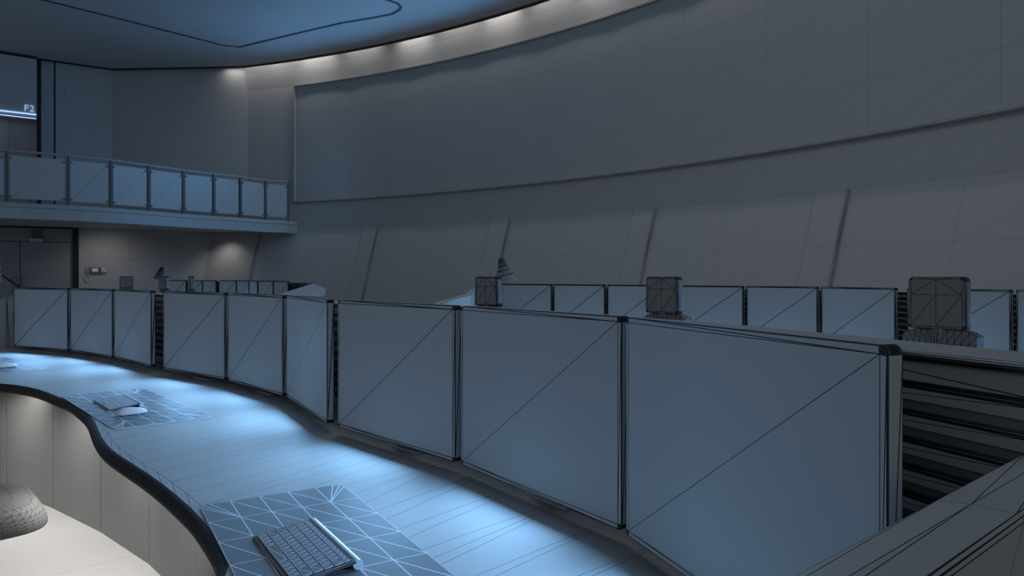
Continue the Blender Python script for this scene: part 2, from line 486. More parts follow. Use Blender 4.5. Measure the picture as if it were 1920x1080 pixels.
near = [((.2202,1.376),(.4263,.807)),((-.1367,1.8907),(.2148,1.3938)),((-.5801,2.364),(-.1527,1.9087)),
        ((-.9360,2.950),(-.6262,2.411)),((-1.3617,3.4048),(-.9547,2.9656)),((-1.871,3.8117),(-1.3833,3.4311)),
        ((-2.4438,4.3659),(-1.9888,3.9192)),((-2.9578,4.7584),(-2.4509,4.3628)),((-3.522,5.0238),(-2.9634,4.7484))]
nlab = ['largest near-row monitor, rightmost, beside the end wall and louvred partition',
        'second monitor from the right in the near row, behind the closest keyboard mat',
        'third monitor from the right in the near row, right of the first slatted gap',
        'steeply turned near-row monitor just left of the central slatted gap',
        'middle monitor of the second trio in the near row, above the white mouse mat',
        'near-row monitor just right of the small slatted gap, left in its trio',
        'near-row monitor just left of the small slatted gap, right in its trio',
        'middle monitor of the farthest trio in the near row, below the wall intercom',
        'leftmost near-row monitor, standing below the grey double door']
for (a,b), l in zip(near, nlab):
    make_monitor(a,b,l, group='monitors on the near console')
    screen_light(a,b,.78, 3.0)

# ---- near desk
up = [(0,723.7),(30,727.5),(55,731.9),(80,740),(103.7,751),(126,759),(142,771),(155.6,783),(164.4,794.8),(170.4,812.6),(177.8,830),(189.6,846.7),(204,858.5),(224.8,872.6),(263.7,898.5),(300,927),(328.5,953),(357,981.5),(380.4,1015),(396,1041),(409,1080)]
ed = [onz(x,y,.742) for x,y in up]
ed = [Vector((-4.55,4.0)),Vector((-4.0,3.62)),Vector((-3.4,3.55)),Vector((-2.9,3.58))]+ed+[Vector((-.50,1.08)),Vector((-.52,.85)),Vector((-.60,.6)),Vector((-.72,.35)),Vector((-.66,.12)),Vector((-.56,.0))]
edp = resample(spline(ed,5), .035)
# light smoothing
for _ in range(4):
    edp = [edp[0]]+[(edp[i-1]+edp[i]*2+edp[i+1])/4 for i in range(1,len(edp)-1)]+[edp[-1]]
part = spline([(-3.80,5.40),(-3.43,5.23),(-2.52,4.66),(-1.94,4.12),(-.715,2.88),(.25,1.78),(.57,1.041),(.642,.868)], 8)
partr = resample(part, .12)
def sd(P, side):  # make sure the normals point to the outside (away from operator)
    return side
RB = .022
def bull(e, z1, z0, r, n=6):    # (offset outward, z)
    out = [(-e, z1)]
    for k in range(n+1):
        a = PI/2-PI*k/n; out.append((-r+r*math.cos(a), (z1+z0)/2+(z1-z0)/2*math.sin(a)))
    out.append((-e, z0)); return out
def outward(P, ref):   # +1 if +normal points away from ref
    i = len(P)//2; n = normals(P)[i]; return 1 if n.dot(P[i]-Vector(ref)) > 0 else -1
def make_worktop(name_root, edge, back, lw, zt=.75, zb=.706, right=None):
    """edge / back: plan polylines running the same way"""
    sg = -outward(edge, back[len(back)//2])      # towards the back
    sg = 1 if normals(edge)[len(edge)//2].dot(back[len(back)//2]-edge[len(edge)//2]) < 0 else -1
    prof = bull(.045, zt, zb, RB, 7)
    V, Fc = sweep(edge, prof, side=sg)
    trim = (V, Fc)
    inn = [p-n_*.045 for p, n_ in zip(edge, normals(edge, sg))]
    return trim, inn
root = thing('console_desk', 'near wavy-edged console desk carrying nine monitors', 'desk', (-1.6,3.1,0))
ro = Vector(root.location)
(V, Fc), inn = make_worktop(root, edp, partr, .002)
SG = 1 if normals(edp)[len(edp)//2].dot(partr[len(partr)//2]-edp[len(edp)//2]) < 0 else -1
fine_e = resample(edp, .018)
V, Fc = sweep(fine_e, bull(RB,.75,.706,RB,8), side=SG)
mesh('edge_band', V, Fc, clay(size=.0057, line=(.008,.009,.011)), root, origin=ro)
# top surface: strips between the inner edge line and the partition
nI = len(inn); 
inn_s = resample(inn, .11); bk_s = resample(partr, .13)
def strip(A, B, z):
    V = [(p.x,p.y,z) for p in A]+[(p.x,p.y,z) for p in B]; Fc = []; i = j = 0; na, nb = len(A), len(B)
    while i < na-1 or j < nb-1:
        if j == nb-1 or (i < na-1 and (i+1)/(na-1) <= (j+1)/(nb-1)): Fc.append((i,i+1,na+j)); i += 1
        else: Fc.append((i,na+j+1,na+j)); j += 1
    return V, Fc
# exact border: fine inner line to coarse one is close enough, keep the fine one
inn2 = [p-n_*RB for p, n_ in zip(edp, normals(edp, SG))]
co_ = resample(inn,.125); bk_s = resample(partr,.17)
V, Fc = join(strip(co_, bk_s, .75), strip(resample(inn2,.125), co_, .75))
mesh('worktop', V, Fc, clay(size=.0021, mixf=.6), root, origin=ro)
V, Fc = strip(resample(inn2,.125), bk_s, .706)
mesh('underside', V, Fc, clay(size=.002, mixf=.45), root, origin=ro)
# fluted kick panel
kp = [(-4.3,4.9),(-3.2,4.36),(-2.776,4.089),(-2.521,3.917),(-2.067,3.567),(-1.815,3.353),(-1.505,3.053),(-1.12,2.62),(-.68,2.0),(-.24,1.42),(0,.98),(.12,.55)]
kf = resample(spline(kp,6), .01); kpr = kf[22::60]
for a, b in zip(kpr, kpr[1:]):
    d = (b-a).normalized(); nrm = Vector((d.y,-d.x))
    if nrm.dot(Vector((-1,-1))) < 0: nrm = -nrm
    nfl = 27; V = []; Fc = []; pts = []
    a2, b2 = a+d*.003, b-d*.003
    for k in range(nfl*2+1):
        t = k/(nfl*2); p = a2.lerp(b2,t)+nrm*(.004 if k%2 else 0); pts.append(p)
    for p in pts: V += [(p.x,p.y,.0),(p.x,p.y,.706)]
    m_ = len(pts)
    for k in range(m_-1): Fc.append((2*k,2*k+2,2*k+3,2*k+1))
    q0, q1 = a2-nrm*.02, b2-nrm*.02; k0 = len(V)
    V += [(q0.x,q0.y,0),(q0.x,q0.y,.706),(q1.x,q1.y,0),(q1.x,q1.y,.706)]
    Fc += [(k0,k0+2,k0+3,k0+1),(0,k0,k0+1,1),(2*m_-2,2*m_-1,k0+3,k0+2)]
    mesh('fluted_panel', V, Fc, clay(base=(.26,.258,.252), line=(.13,.128,.125), size=.003, mixf=.6), root, origin=ro)

def make_partition(path, label, lw, z0=.75, cap=1.17, n_slats=None, loc=None, outer=+1):
    """path runs along the face that looks at the operators; body lies on the far side"""
    mid = path[len(path)//2]
    root = thing('desk_partition', label, 'partition', (mid.x, mid.y, 0)); ro = Vector(root.location)
    sg = outer
    blk = clay(size=lw*2.2)
    # cap board with a dense rounded edge
    ct, cb = cap, cap-.014
    prof = [(.15,ct),(.02,ct),(.002,ct-.001),(-.004,ct-.0035),(-.006,ct-.007),(-.004,ct-.0105),(.002,cb),(.15,cb)]
    V, Fc = sweep(path, prof, side=sg, close=True)
    m_ = len(prof); fm = [1 if (k % m_) in (1,2,3,4,5) else 0 for k in range((len(path)-1)*m_)]+[0,0]
    mesh('cap', V, Fc, clay(size=lw), root, origin=ro, mats=[clay(size=max(.0035, lw*2.2), line=(.006,.006,.007))], fm=fm)
    V, Fc = sweep(path, [(.035,0),(.035,cb),(.14,cb),(.14,0)], side=sg, close=True)
    mesh('body', V, Fc, clay(size=lw), root, origin=ro)
    V, Fc = sweep(path, [(.012,cb-.030),(.012,cb),(.036,cb),(.036,cb-.030)], side=sg, close=True)
    mesh('top_rail', V, Fc, clay(size=lw*1.5), root, origin=ro)
    z = cb-.034
    while z > z0+.045:
        prof = [(.022,z),(.016,z-.001),(.010,z-.003),(.008,z-.006),(.010,z-.024),(.014,z-.026),(.034,z-.018),(.034,z-.002)]
        V, Fc = sweep(path, prof, side=sg, close=True)
        m_ = len(prof); fm = [1 if (k % m_) in (0,1,2) else 0 for k in range((len(path)-1)*m_)]+[0,0]
        mesh('louvre', V, Fc, clay(size=lw), root, origin=ro, mats=[clay(size=max(.003, lw*2), line=(.006,.006,.007))], fm=fm)
        z -= .0405
    return root
def make_endwall(P, Q, prof, th, side, label, lw, far=None):
    """upright end wall from plan point P (at the partition) to Q; prof = [(s, z)...] its top line, s in metres from P"""
    P, Q = Vector(P), Vector(Q); d = (Q-P).normalized(); n = Vector((-d.y,d.x))*side
    root = thing('console_end_panel', label, 'end panel', (P.x,P.y,0)); ro = Vector(root.location)
    V, Fc = [], []
    cs = [(0,0,0),(0,1,-.004),(.03,1,.0),(th-.006,1,.0),(th-.002,1,-.002),(th,1,-.006),(th,0,0)]
    m = len(cs)
    for s, z in prof:
        for o, k, dz in cs:
            q = P+d*s+n*o; V.append((q.x,q.y,(z+dz) if k else 0))
    for i in range(len(prof)-1):
        for k in range(m-1): a = i*m+k; Fc.append((a,a+1,a+1+m,a+m))
    Fc += [tuple(range(m)), tuple(range((len(prof)-1)*m, len(prof)*m))[::-1]]
    mesh('board', V, Fc, clay(size=lw), root, origin=ro)
    return root
make_partition(resample(part,.40)[::-1], 'dark louvred partition with a grey cap behind the near monitors', .0011, outer=-1)
HW = EYE-.215
dw = Vector((.195,.51))-Vector((.631,.8766)); dw.normalize()
PW = Vector((.64,.884))-dw*.28
make_endwall(PW, PW+dw, [(0,1.18),(.262,HW+.03),(.285,HW),(.575,HW),(1.75,HW)], .072, 1, 'grey end wall top crossing the bottom right corner beside the largest monitor', .0011)
# left end wall of the near row
PL = Vector((-3.705,5.30)); dl = Vector((-.80,-.60)).normalized()
make_endwall(PL, PL+dl, [(0,EYE-.148),(.05,EYE-.155),(.22,EYE-.215),(1.5,EYE-.26)], .07, -1, 'pale-edged end wall at the far left of the near console', .004)

# ---- mats, keyboards, mice
def make_mat(corner, heading, label, lw, L=.92, W=.332):
    """corner = far-left corner, heading = direction of the long side"""
    hd = math.radians(heading); root = None
    bm = bmesh.new(); nx_, ny_ = 7, 5; r = .022
    xs = [0]+[L*k/nx_ for k in range(1,nx_)]+[L]; ys = [0]+[W*k/ny_ for k in range(1,ny_)]+[W]
    V = []; Fc = []
    def pt(x,y,z): return (x*math.cos(hd)+y*math.sin(hd), x*math.sin(hd)-y*math.cos(hd), z)
    idx = {}
    for i,x in enumerate(xs):
        for j,y in enumerate(ys): idx[i,j] = len(V); V.append([x,y])
    pts = V; Fc = []
    def corner_fan(i,j,ax,ay,inn,side1,side2,c0):
        pass
    tris = []
    for i in range(nx_):
        for j in range(ny_):
            a,b,c,d = idx[i,j], idx[i+1,j], idx[i+1,j+1], idx[i,j+1]
            cn = None
            if (i,j) == (0,0): cn = (a,c,[b,d],(0,0))
            if (i,j) == (nx_-1,0): cn = (b,d,[c,a],(L,0))
            if (i,j) == (nx_-1,ny_-1): cn = (c,a,[d,b],(L,W))
            if (i,j) == (0,ny_-1): cn = (d,b,[a,c],(0,W))
            if cn:
                k, opp, (s1,s2), (X,Y) = cn
                cx, cy = (r if X == 0 else L-r), (r if Y == 0 else W-r)
                # order: s1 along .. arc .. s2
                arcp = []
                p1, p2 = Vector(pts[s1]), Vector(pts[s2])
                a1 = math.atan2(0 if abs(p1.y-Y)<1e-6 else 0, 1)
                for q in range(3):
                    t = q/2*PI/2
                    ux, uy = math.sin(t), math.cos(t)
                    if abs(p1[1]-Y) < 1e-6:   # s1 lies on the same long side
                        arcp.append([cx+(X and 1 or -1)*ux*r if X else cx-ux*r, cy-(1 if Y==0 else -1)*uy*r])
                    else:
                        arcp.append([cx+(1 if X else -1)*uy*r, cy-(1 if Y==0 else -1)*ux*r])
                ids = []
                for p in arcp: ids.append(len(pts)); pts.append(p)
                chain = [s1]+ids+[s2]
                for u,v in zip(chain, chain[1:]): tris.append((opp,u,v))
                used_k = k
            else:
                tris.append((a,b,d)); tris.append((b,c,d))
    Vt = [pt(x,y,.753) for x,y in pts]
    o = [pt(x,y,.7501) for x,y in pts]
    n = len(pts)
    # boundary
    from collections import Counter
    cnt = Counter()
    for t in tris:
        for u,v in ((t[0],t[1]),(t[1],t[2]),(t[2],t[0])): cnt[tuple(sorted((u,v)))] += 1
    side = [(u,v,v+n,u+n) for (u,v),c in cnt.items() if c == 1]
    c0 = Vector((corner[0],corner[1],0))
    VV = [(x+c0.x,y+c0.y,z) for x,y,z in Vt+o]
    ctr = Vector(pt(L/2,W/2,0))+c0; ctr.z = .75
    me = mesh('desk_mat', VV, list(tris)+side, clay(base=(.17,.18,.20), line=(.62,.66,.72), size=lw, rough=.5), origin=ctr)
    return tag(me, label, 'mat', 'desk mats on the near console')
def mat_at(right_far, heading, label, lw, L=.92):
    # right_far: far corner (towards the monitors) at the left end of the long side nearest the monitors
    make_mat(right_far, heading, label, lw, L)
mat_at((-.4336,1.806), -59.0, 'dark desk mat with bright grid lines under the closest keyboard', .0026)
mat_at((-1.743,3.356), -47.8, 'desk mat under the white mouse in the middle of the near console', .0040)
mat_at((-3.33,4.66), -38.2, 'partly cut off desk mat at the left edge of the photo', .0050)

def make_keyboard(c, heading, label, lw):
    # local: x = length, +y = towards the monitors (the battery tube)
    root = thing('keyboard', label, 'keyboard', (c[0],c[1],.7531), math.radians(heading), 'wireless keyboards on the near console')
    m = clay(size=lw, base=(.07,.075,.08), line=(.4,.42,.45)); Lk, Wk = .264, .118
    tilt = .014
    def zt_(y): return .004+tilt*(y+Wk/2)/Wk
    V = []; 
    for x in (-Lk/2,Lk/2):
        for y in (-Wk/2,Wk/2): V += [(x,y,max(0,zt_(y)-.006)),(x,y,zt_(y))]
    V2, F2 = V, [(0,1,3,2),(4,6,7,5),(0,4,5,1),(2,3,7,6),(1,5,7,3),(0,2,6,4)]
    mesh('base', V2, F2, m, root)
    V, Fc = tube([(-Lk/2,Wk/2+.004,.0095),(Lk/2,Wk/2+.004,.0095)], .0092, 14)
    mesh('battery_tube', V, Fc, clay(base=(.75,.77,.8), line=(.8,.85,.9), size=lw, rough=.18), root)
    km = clay(base=(.22,.235,.26), line=(.75,.80,.88), size=lw*1.2)
    rows = [(14,.0100,1),(14,.0180,1),(14,.0180,1),(13,.0180,1),(12,.0180,1),(10,.0180,1)]
    y = Wk/2-.009
    widths = {5:[1,1,1,1.3,5.2,1.3,1,1,1,1]}
    for ri,(n,h,_) in enumerate(rows):
        wl = widths.get(ri, [1]*n)
        if ri == 2: wl = [1.5]+[1]*12+[1]
        if ri == 1: wl = [1]*13+[1.5]
        if ri == 3: wl = [1.8]+[1]*11+[1.8]
        if ri == 4: wl = [2.3]+[1]*10+[2.3]
        tot = sum(wl); u = (Lk-.010)/tot; x = -Lk/2+.005
        for w_ in wl:
            cx = x+u*w_/2; cy = y-h/2; zc = zt_(cy)
            kw, kh = u*w_-.0020, h-.0014
            V = []
            for s_, z_ in ((1,zc-.0006),(.93,zc+.0022)):
                for a,b in ((-1,-1),(1,-1),(1,1),(-1,1)): V.append((cx+a*kw/2*s_, cy+b*kh/2*s_, z_+tilt*(b*kh/2)/Wk))
            mesh('key', V, [(4,5,6,7),(0,1,5,4),(1,2,6,5),(2,3,7,6),(3,0,4,7)], km, root)
            x += u*w_
        y -= h+.0006
    return root
make_keyboard((-.400,1.352), -57.1, 'closest slim keyboard with light key outlines on the dark mat', .0010)
make_keyboard((-1.624,2.918), -48.6, 'small slim keyboard beside the white mouse in the middle distance', .0016)
make_keyboard((-3.075,4.225), -39.5, 'keyboard end cut off by the left edge of the photo', .003)
def make_mouse(c, heading, label):
    bm = bmesh.new(); bmesh.ops.create_uvsphere(bm, u_segments=28, v_segments=14, radius=1)
    for v in bm.verts:
        x,y,z = v.co; sx = .0565*math.copysign(abs(x)**.9,x); sy = .0285*math.copysign(abs(y)**.8,y)
        zz = z*(.021 if z > 0 else .006)*(1-.12*x); v.co = Vector((sx,sy,zz+.006))
    V = [tuple(v.co) for v in bm.verts]; bm.verts.index_update(); Fc = [tuple(v.index for v in f.verts) for f in bm.faces]; bm.free()
    root = thing('mouse', label, 'mouse', (c[0],c[1],.7531), math.radians(heading), 'white mice on the near console')
    o = mesh('shell', V, Fc, clay(base=(.8,.8,.82), size=0, rough=.35), root)
    for p in o.data.polygons: p.use_smooth = True
    V, Fc = bevbox(0,0,.0015,.07,.036,.003,.001); mesh('foot_plate', V, Fc, clay(size=0), root)
make_mouse((-1.452,2.712), 40, 'smooth white mouse beside the keyboard in the middle distance')
make_mouse((-2.925,4.11), 49, 'white mouse cut off by the left edge of the photo')

# ---- second row (beyond the aisle) and the far left row
def chainrow(mons, labels, group, power, lights=True):
    for (a,b), l in zip(mons, labels):
        make_monitor(a,b,l, group=group)
        if lights and b[0] != -3.66: screen_light(a,b,.78,power*(.6 if a[0] == -.11 else 1))
rowB = [((-.11,7.52),(.40,7.13)),((.415,7.13),(.885,6.76)),((.905,6.76),(1.34,6.33))]
rowA = [((1.43,6.2),(1.89,5.80)),((1.91,5.80),(2.29,5.32)),((2.31,5.32),(2.58,4.78))]
rowC = [((2.61,4.70),(2.93,4.17)),((2.955,4.17),(3.10,3.58))]
chainrow(rowB+rowA+rowC, ['far-row monitor right of the striped lamp, leftmost of its row',
  'far-row monitor between two thin joints, midway between the first two headrests',
  'far-row monitor partly hidden by the left edge of the middle headrest',
  'far-row monitor just right of the middle headrest',
  'far-row monitor second to the right of the middle headrest',
  'far-row monitor just left of the slatted gap beside the largest headrest',
  'far-row monitor half hidden behind the largest headrest',
  'far-row monitor cut off by the right edge of the photo'], 'monitors on the second console', 3.0)
far = [((-7.25,15.0),(-6.73,14.68)),((-6.70,14.68),(-6.23,14.30)),((-6.22,14.30),(-5.78,13.88)),((-5.72,13.88),(-5.24,13.51)),((-5.23,13.51),(-4.83,13.05)),((-4.82,13.05),(-4.49,12.53)),((-4.47,12.53),(-4.06,12.08)),((-4.05,12.08),(-3.66,11.62))]
chainrow(far, ['tiny distant monitor at the left end of the farthest row, beside the small striped lamp',
  'tiny distant monitor half hidden by the thin upright headrest',
  'tiny distant monitor just left of the dark gap in the farthest row',
  'tiny distant monitor just right of the dark gap in the farthest row',
  'tiny distant monitor second right of the dark gap in the farthest row',
  'narrowest tiny monitor of the farthest row, below the slanted wall rib',
  'second tiny monitor from the right in the farthest row',
  'rightmost tiny monitor of the farthest row, next to the wedge-shaped end wall'], 'monitors on the farthest console', 2.4)

def far_desk(mons, label_d, label_p, lw, ext0, ext1, name='console_desk', plouv=True):
    pts = []
    for a, b in mons:
        a, b = Vector(a), Vector(b); d = (b-a).normalized(); n = Vector((-d.y,d.x)); pts.append((a+b)/2+n*.22)
    a, b = Vector(mons[0][0]), Vector(mons[0][1]); d = (b-a).normalized(); n = Vector((-d.y,d.x)); p0 = a+n*.2-d*ext0
    a, b = Vector(mons[-1][0]), Vector(mons[-1][1]); d1 = (b-a).normalized(); n1 = Vector((-d1.y,d1.x)); p1 = b+n1*.22+d1*ext1
    P = spline([p0]+pts+[p1], 4)
    for _ in range(12): P = [P[0]]+[(P[i-1]+P[i]*2+P[i+1])/4 for i in range(1,len(P)-1)]+[P[-1]]
    P = resample(P, .25)
    make_partition(P, label_p, lw, outer=1)
    Nn = normals(P, 1)
    Ls = 0; E = []
    for i,(p,n_) in enumerate(zip(P,Nn)):
        s = i*.25; E.append(p-n_*(.86+.14*math.cos(2*PI*s/1.95)))
    E = resample(E,.08)
    root = thing(name, label_d, 'desk', (E[len(E)//2].x, E[len(E)//2].y, 0)); ro = Vector(root.location)
    sg = -1
    V, Fc = sweep(E, bull(.045,.75,.706,RB,5), side=sg); mesh('edge_band', V, Fc, clay(size=lw*2), root, origin=ro)
    I_ = [p-n_*.045 for p,n_ in zip(E, normals(E,sg))]
    V, Fc = strip(I_, P, .75); mesh('worktop', V, Fc, clay(size=lw, mixf=.5), root, origin=ro)
    V, Fc = strip(I_, P, .706); mesh('underside', V, Fc, clay(size=lw, mixf=.5), root, origin=ro)
    K = [p-n_*.42 for p,n_ in zip(P,Nn)]; K = resample(K,.05)
    V, Fc = sweep(K, [(0,0),(0,.706),(.02,.706),(.02,0)], close=True); mesh('fluted_panel', V, Fc, clay(size=.004, mixf=.5), root, origin=ro)
    return P
P2 = far_desk(rowB+rowA+rowC, 'second console desk hidden behind the near monitors', 'low louvred partition with dark slats behind the second row of monitors', .0045, .45, .8)
P3 = far_desk(far, 'farthest console desk glimpsed left of the middle of the photo', 'distant louvred partition ending at the wedge-shaped wall', .008, .4, .22)
# end walls of those rows
e0 = P2[0]
p_a = at(892,545,7.55).to_2d()
dR = (at(838,572,6.2).to_2d()-p_a)
make_endwall(p_a, p_a+dR, [(-.45,EYE-.11),(0,EYE-.150),(.25,EYE-.185),(dR.length,EYE-.215),(dR.length+.4,EYE-.25)], .07, -1, 'light-edged end wall rising toward the left headrest', .005)
e1 = P3[-1]
a3 = e1; b3 = Vector((e1.x-.55, e1.y-1.05))
V = []; 
rt = thing('console_end_panel', 'grey wedge-shaped end wall right of the farthest monitors', 'end panel', (e1.x,e1.y,0)); rto = Vector(rt.location)
pa = at(588,531,11.5); pb = at(520,552.5,9.9); pc = at(612,542.5,11.2); pd = at(612,560,11.2)
top = [pa, pb, Vector((pb.x+.75,pb.y-.35,pb.z-.02)), pc]
V = [tuple(p) for p in top]+[(p.x,p.y,0) for p in top]
mesh('board', V, [(0,1,2),(0,2,3),(4,7,6,5),(0,4,5,1),(1,5,6,2),(2,6,7,3),(3,7,4,0)], clay(size=.012, mixf=.5), rt, origin=rto)

# ---- lamps
def make_lamp(apex, tilt, label, s, lw, base_xy, tilt_dir=0):
    ax = Vector(apex)
    root = thing('desk_lamp', label, 'lamp', (base_xy[0],base_xy[1],.75)); ro = Vector(root.location)
    prof = [(.0,0),(.012,-.001),(.022,-.006),(.027,-.015),(.031,-.036),(.032,-.040),(.0335,-.045),(.043,-.075),(.0445,-.080),(.046,-.085),(.057,-.118),(.059,-.123),(.061,-.128),(.073,-.165),(.075,-.170),(.077,-.175),(.089,-.212),(.091,-.217),(.103,-.245),(.101,-.246),(.085,-.20),(.03,-.05),(.0,-.04)]
    prof = [(r*s*1.1,z*s) for r,z in prof]
    M = Matrix.Rotation(tilt_dir,3,'Z')@Matrix.Rotation(tilt,3,'Y')
    V, Fc = lathe(prof, 36, tuple(ax), M)
    mesh('lamp_shade', V, Fc, clay(size=lw), root, origin=ro)
    q = ax+M@Vector((0,0,-.12*s)); b = Vector((base_xy[0],base_xy[1],.76))
    el = (q+b)/2+Vector((.0,.05,.0)); 
    sh = ax+M@Vector((.06*s,0,-.14*s))
    el = Vector((b.x+.08,b.y,.98))
    V, Fc = tube([sh, el], .009*s, 8); mesh('arm', V, Fc, clay(base=(.02,.02,.02),size=0), root, origin=ro)
    V, Fc = tube([el, b], .009*s, 8); mesh('arm', V, Fc, clay(base=(.02,.02,.02),size=0), root, origin=ro)
    V, Fc = lathe([(0,.0),(.07,.0),(.07,.012),(.062,.018),(0,.02)], 24, (b.x,b.y,.7501)); mesh('base', V, Fc, clay(size=lw), root, origin=ro)
make_lamp(at(939,484,6.9), math.radians(14), 'striped cone desk lamp behind the left headrest of the far row', 1.0, .0032, (-.30,7.05), PI)
make_lamp(at(304.5,500,13.6), math.radians(15), 'tiny striped cone lamp at the left end of the farthest row', 1.0, .006, (-7.0,14.35), 0)
# near-row lamp: shade at the left edge, straight black arm down to the right
rl = thing('desk_lamp', 'striped lamp with a black arm, cut off by the left edge of the photo', 'lamp', (-3.30,5.06,.75)); rlo = Vector(rl.location)
prof = [(.0,0),(.012,-.001),(.022,-.006),(.027,-.015),(.031,-.036),(.032,-.040),(.0335,-.045),(.043,-.075),(.0445,-.080),(.046,-.085),(.057,-.118),(.059,-.123),(.061,-.128),(.073,-.165),(.075,-.170),(.077,-.175),(.089,-.212),(.091,-.217),(.103,-.245),(.101,-.246),(.085,-.20),(.03,-.05),(.0,-.04)]
axp = at(-7,463,5.15)
V, Fc = lathe([(r*.95,z*.98) for r,z in prof], 36, tuple(axp), Matrix.Rotation(math.radians(17),3,'Y')); mesh('lamp_shade', V, Fc, clay(size=.003), rl, origin=rlo)
s0, s1 = at(4,516,5.15), at(62,556,5.2)
V, Fc = tube([s0,s1], .0075, 8); mesh('arm', V, Fc, clay(base=(.02,.02,.02),size=0), rl, origin=rlo)
V, Fc = tube([s1,Vector((s1.x+.03,s1.y-.02,.76))], .0075, 8); mesh('arm', V, Fc, clay(base=(.02,.02,.02),size=0), rl, origin=rlo)
V, Fc = lathe([(0,.0),(.07,.0),(.07,.012),(.062,.018),(0,.02)], 24, (s1.x+.03,s1.y-.02,.7501)); mesh('base', V, Fc, clay(size=.004), rl, origin=rlo)
# ---- chairs
def make_chair(loc, face, label, lw, seat_h=.46, full=True):
    """face = direction the sitter looks (degrees); local +y is forward"""
    root = thing('office_chair', label, 'chair', (loc[0],loc[1],0), math.radians(face)-PI/2, 'high-backed office chairs at the consoles')
    m = clay(base=(.27,.268,.265), size=lw)
    hw, hh, rr_, hd = .268, .252, .022, .085
    out = rrect(hw, hh, rr_, 6); n_o = len(out); V = []; Fc = []
    def tp(x, z): return x*(1.0-.05*(z/hh))
    layers = [(-hd/2, .975), (-hd/2+.005, .993), (-hd/2+.016, 1.0), (hd/2-.03, 1.0), (hd/2-.012, .96), (hd/2, .86)]
    for yl, sc_l in layers:
        for x, z in out: V.append((tp(x,z)*sc_l, yl-.27, (z-hh/2)*sc_l+hh/2+1.026))
    for L in range(len(layers)-1):
        for k in range(n_o): a, b = L*n_o+k, L*n_o+(k+1)%n_o; Fc.append((a,b,b+n_o,a+n_o))
    Fc.append(tuple(range((len(layers)-1)*n_o, len(layers)*n_o)))
    b0 = len(V); xs_ = (-hw/2+rr_, 0, hw/2-rr_); zs_ = (rr_*.6, hh*.66, hh-rr_*.6)
    for z in zs_:
        for x in xs_: V.append((tp(x,z)*1.04, -hd/2-.27, z+1.026))
    for jz in range(2):
        for ix in range(2):
            a = b0+jz*3+ix; b, c, d = a+1, a+4, a+3
            if jz == 1 and ix == 1: Fc += [(a,b,d),(b,c,d)]
            else: Fc += [(a,b,c),(a,c,d)]
    S6 = 7; cq = [b0+8, b0+6, b0+0, b0+2]; mid_ = [b0+7, b0+3, b0+1, b0+5]
    for q in range(4):
        for k in range(6): Fc.append((cq[q], q*S6+k, q*S6+k+1))
        e_, j_ = q*S6+6, ((q+1)*S6)%n_o
        Fc.append((cq[q], e_, mid_[q])); Fc.append((mid_[q], e_, j_)); Fc.append((mid_[q], j_, cq[(q+1)%4]))
    mesh('headrest', V, Fc, m, root)
    # backrest in two halves with a spine between
    for sx in (-1,1):
        bm = bmesh.new(); bmesh.ops.create_grid(bm, x_segments=5, y_segments=7, size=.5)
        V = []; Fc = []
        nx_, nz_ = 5, 8; r = .045
        for y0 in (-.30,-.215):
            for j in range(nz_+1):
                for i in range(nx_+1):
                    x = .016+(.165-.016)*i/nx_; z = .50+(.523)*j/nz_
                    # rounded outer top corner
                    if x > .12 and z > .97: z -= (x-.12)*.6
                    V.append((sx*x, y0+ (.02*(x/.165)**2) - .03*math.sin(PI*(z-.5)/.52), z))
        bm.free(); K = (nx_+1)*(nz_+1)
        for s_ in (0,K):
            for j in range(nz_):
                for i in range(nx_):
                    a = s_+j*(nx_+1)+i; Fc.append((a,a+1,a+nx_+2)); Fc.append((a,a+nx_+2,a+nx_+1))
        ring_ = [i for i in range(nx_+1)]+[j*(nx_+1)+nx_ for j in range(1,nz_+1)]+[nz_*(nx_+1)+i for i in range(nx_-1,-1,-1)]+[j*(nx_+1) for j in range(nz_-1,0,-1)]
        for a,b in zip(ring_, ring_[1:]+ring_[:1]): Fc.append((a,b,b+K,a+K))
        mesh('backrest', V, Fc, m, root)
    V, Fc = tube([(0,-.30,.44),(0,-.325,.75),(0,-.31,1.03)], .016, 8); mesh('spine', V, Fc, m, root)
    # seat
    bm = bmesh.new(); n = 40; prof = [(.0,-.042),(.94,-.042),(.985,-.040),(1.0,-.034),(.998,-.028),(.993,-.022),(.985,-.014),(.97,-.004),(.945,.010),(.90,.026),(.82,.038),(.6,.046),(0,.050)]
    V, Fc = [], []
    for k_, z in prof:
        for q in range(n):
            t = 2*PI*q/n; c, s = math.cos(t), math.sin(t); e = 2/4.2
            V.append((.255*k_*math.copysign(abs(c)**e,c), .25*k_*math.copysign(abs(s)**e,s), seat_h+z))
    for i in range(len(prof)-1):
        for q in range(n): a, b = i*n+q, i*n+(q+1)%n; Fc.append((a,b,b+n,a+n))
    bm.free(); mesh('seat', V, Fc, m, root)
    V, Fc = lathe([(.0,.10),(.03,.10),(.03,.28),(.02,.28),(.02,seat_h-.05),(.08,seat_h-.04),(.08,seat_h-.035)], 16); mesh('gas_column', V, Fc, m, root)
    for k_ in range(5):
        t = 2*PI*k_/5+.3; c, s = math.cos(t), math.sin(t)
        V, Fc = tube([(0,0,.12),(.29*c,.29*s,.075)], [.028,.016], 8); mesh('base_arm', V, Fc, m, root)
        V, Fc = tube([(.29*c-.02*s,.29*s+.02*c,.028),(.29*c+.02*s,.29*s-.02*c,.028)], .028, 12); mesh('castor', V, Fc, m, root)
    return root
def chair_at(px, Y, face, label, lw, back=.27):
    h = at(px,518,Y).to_2d(); f_ = Vector((math.cos(math.radians(face)), math.sin(math.radians(face))))
    p = h+f_*back; return make_chair(p, face, label, lw)
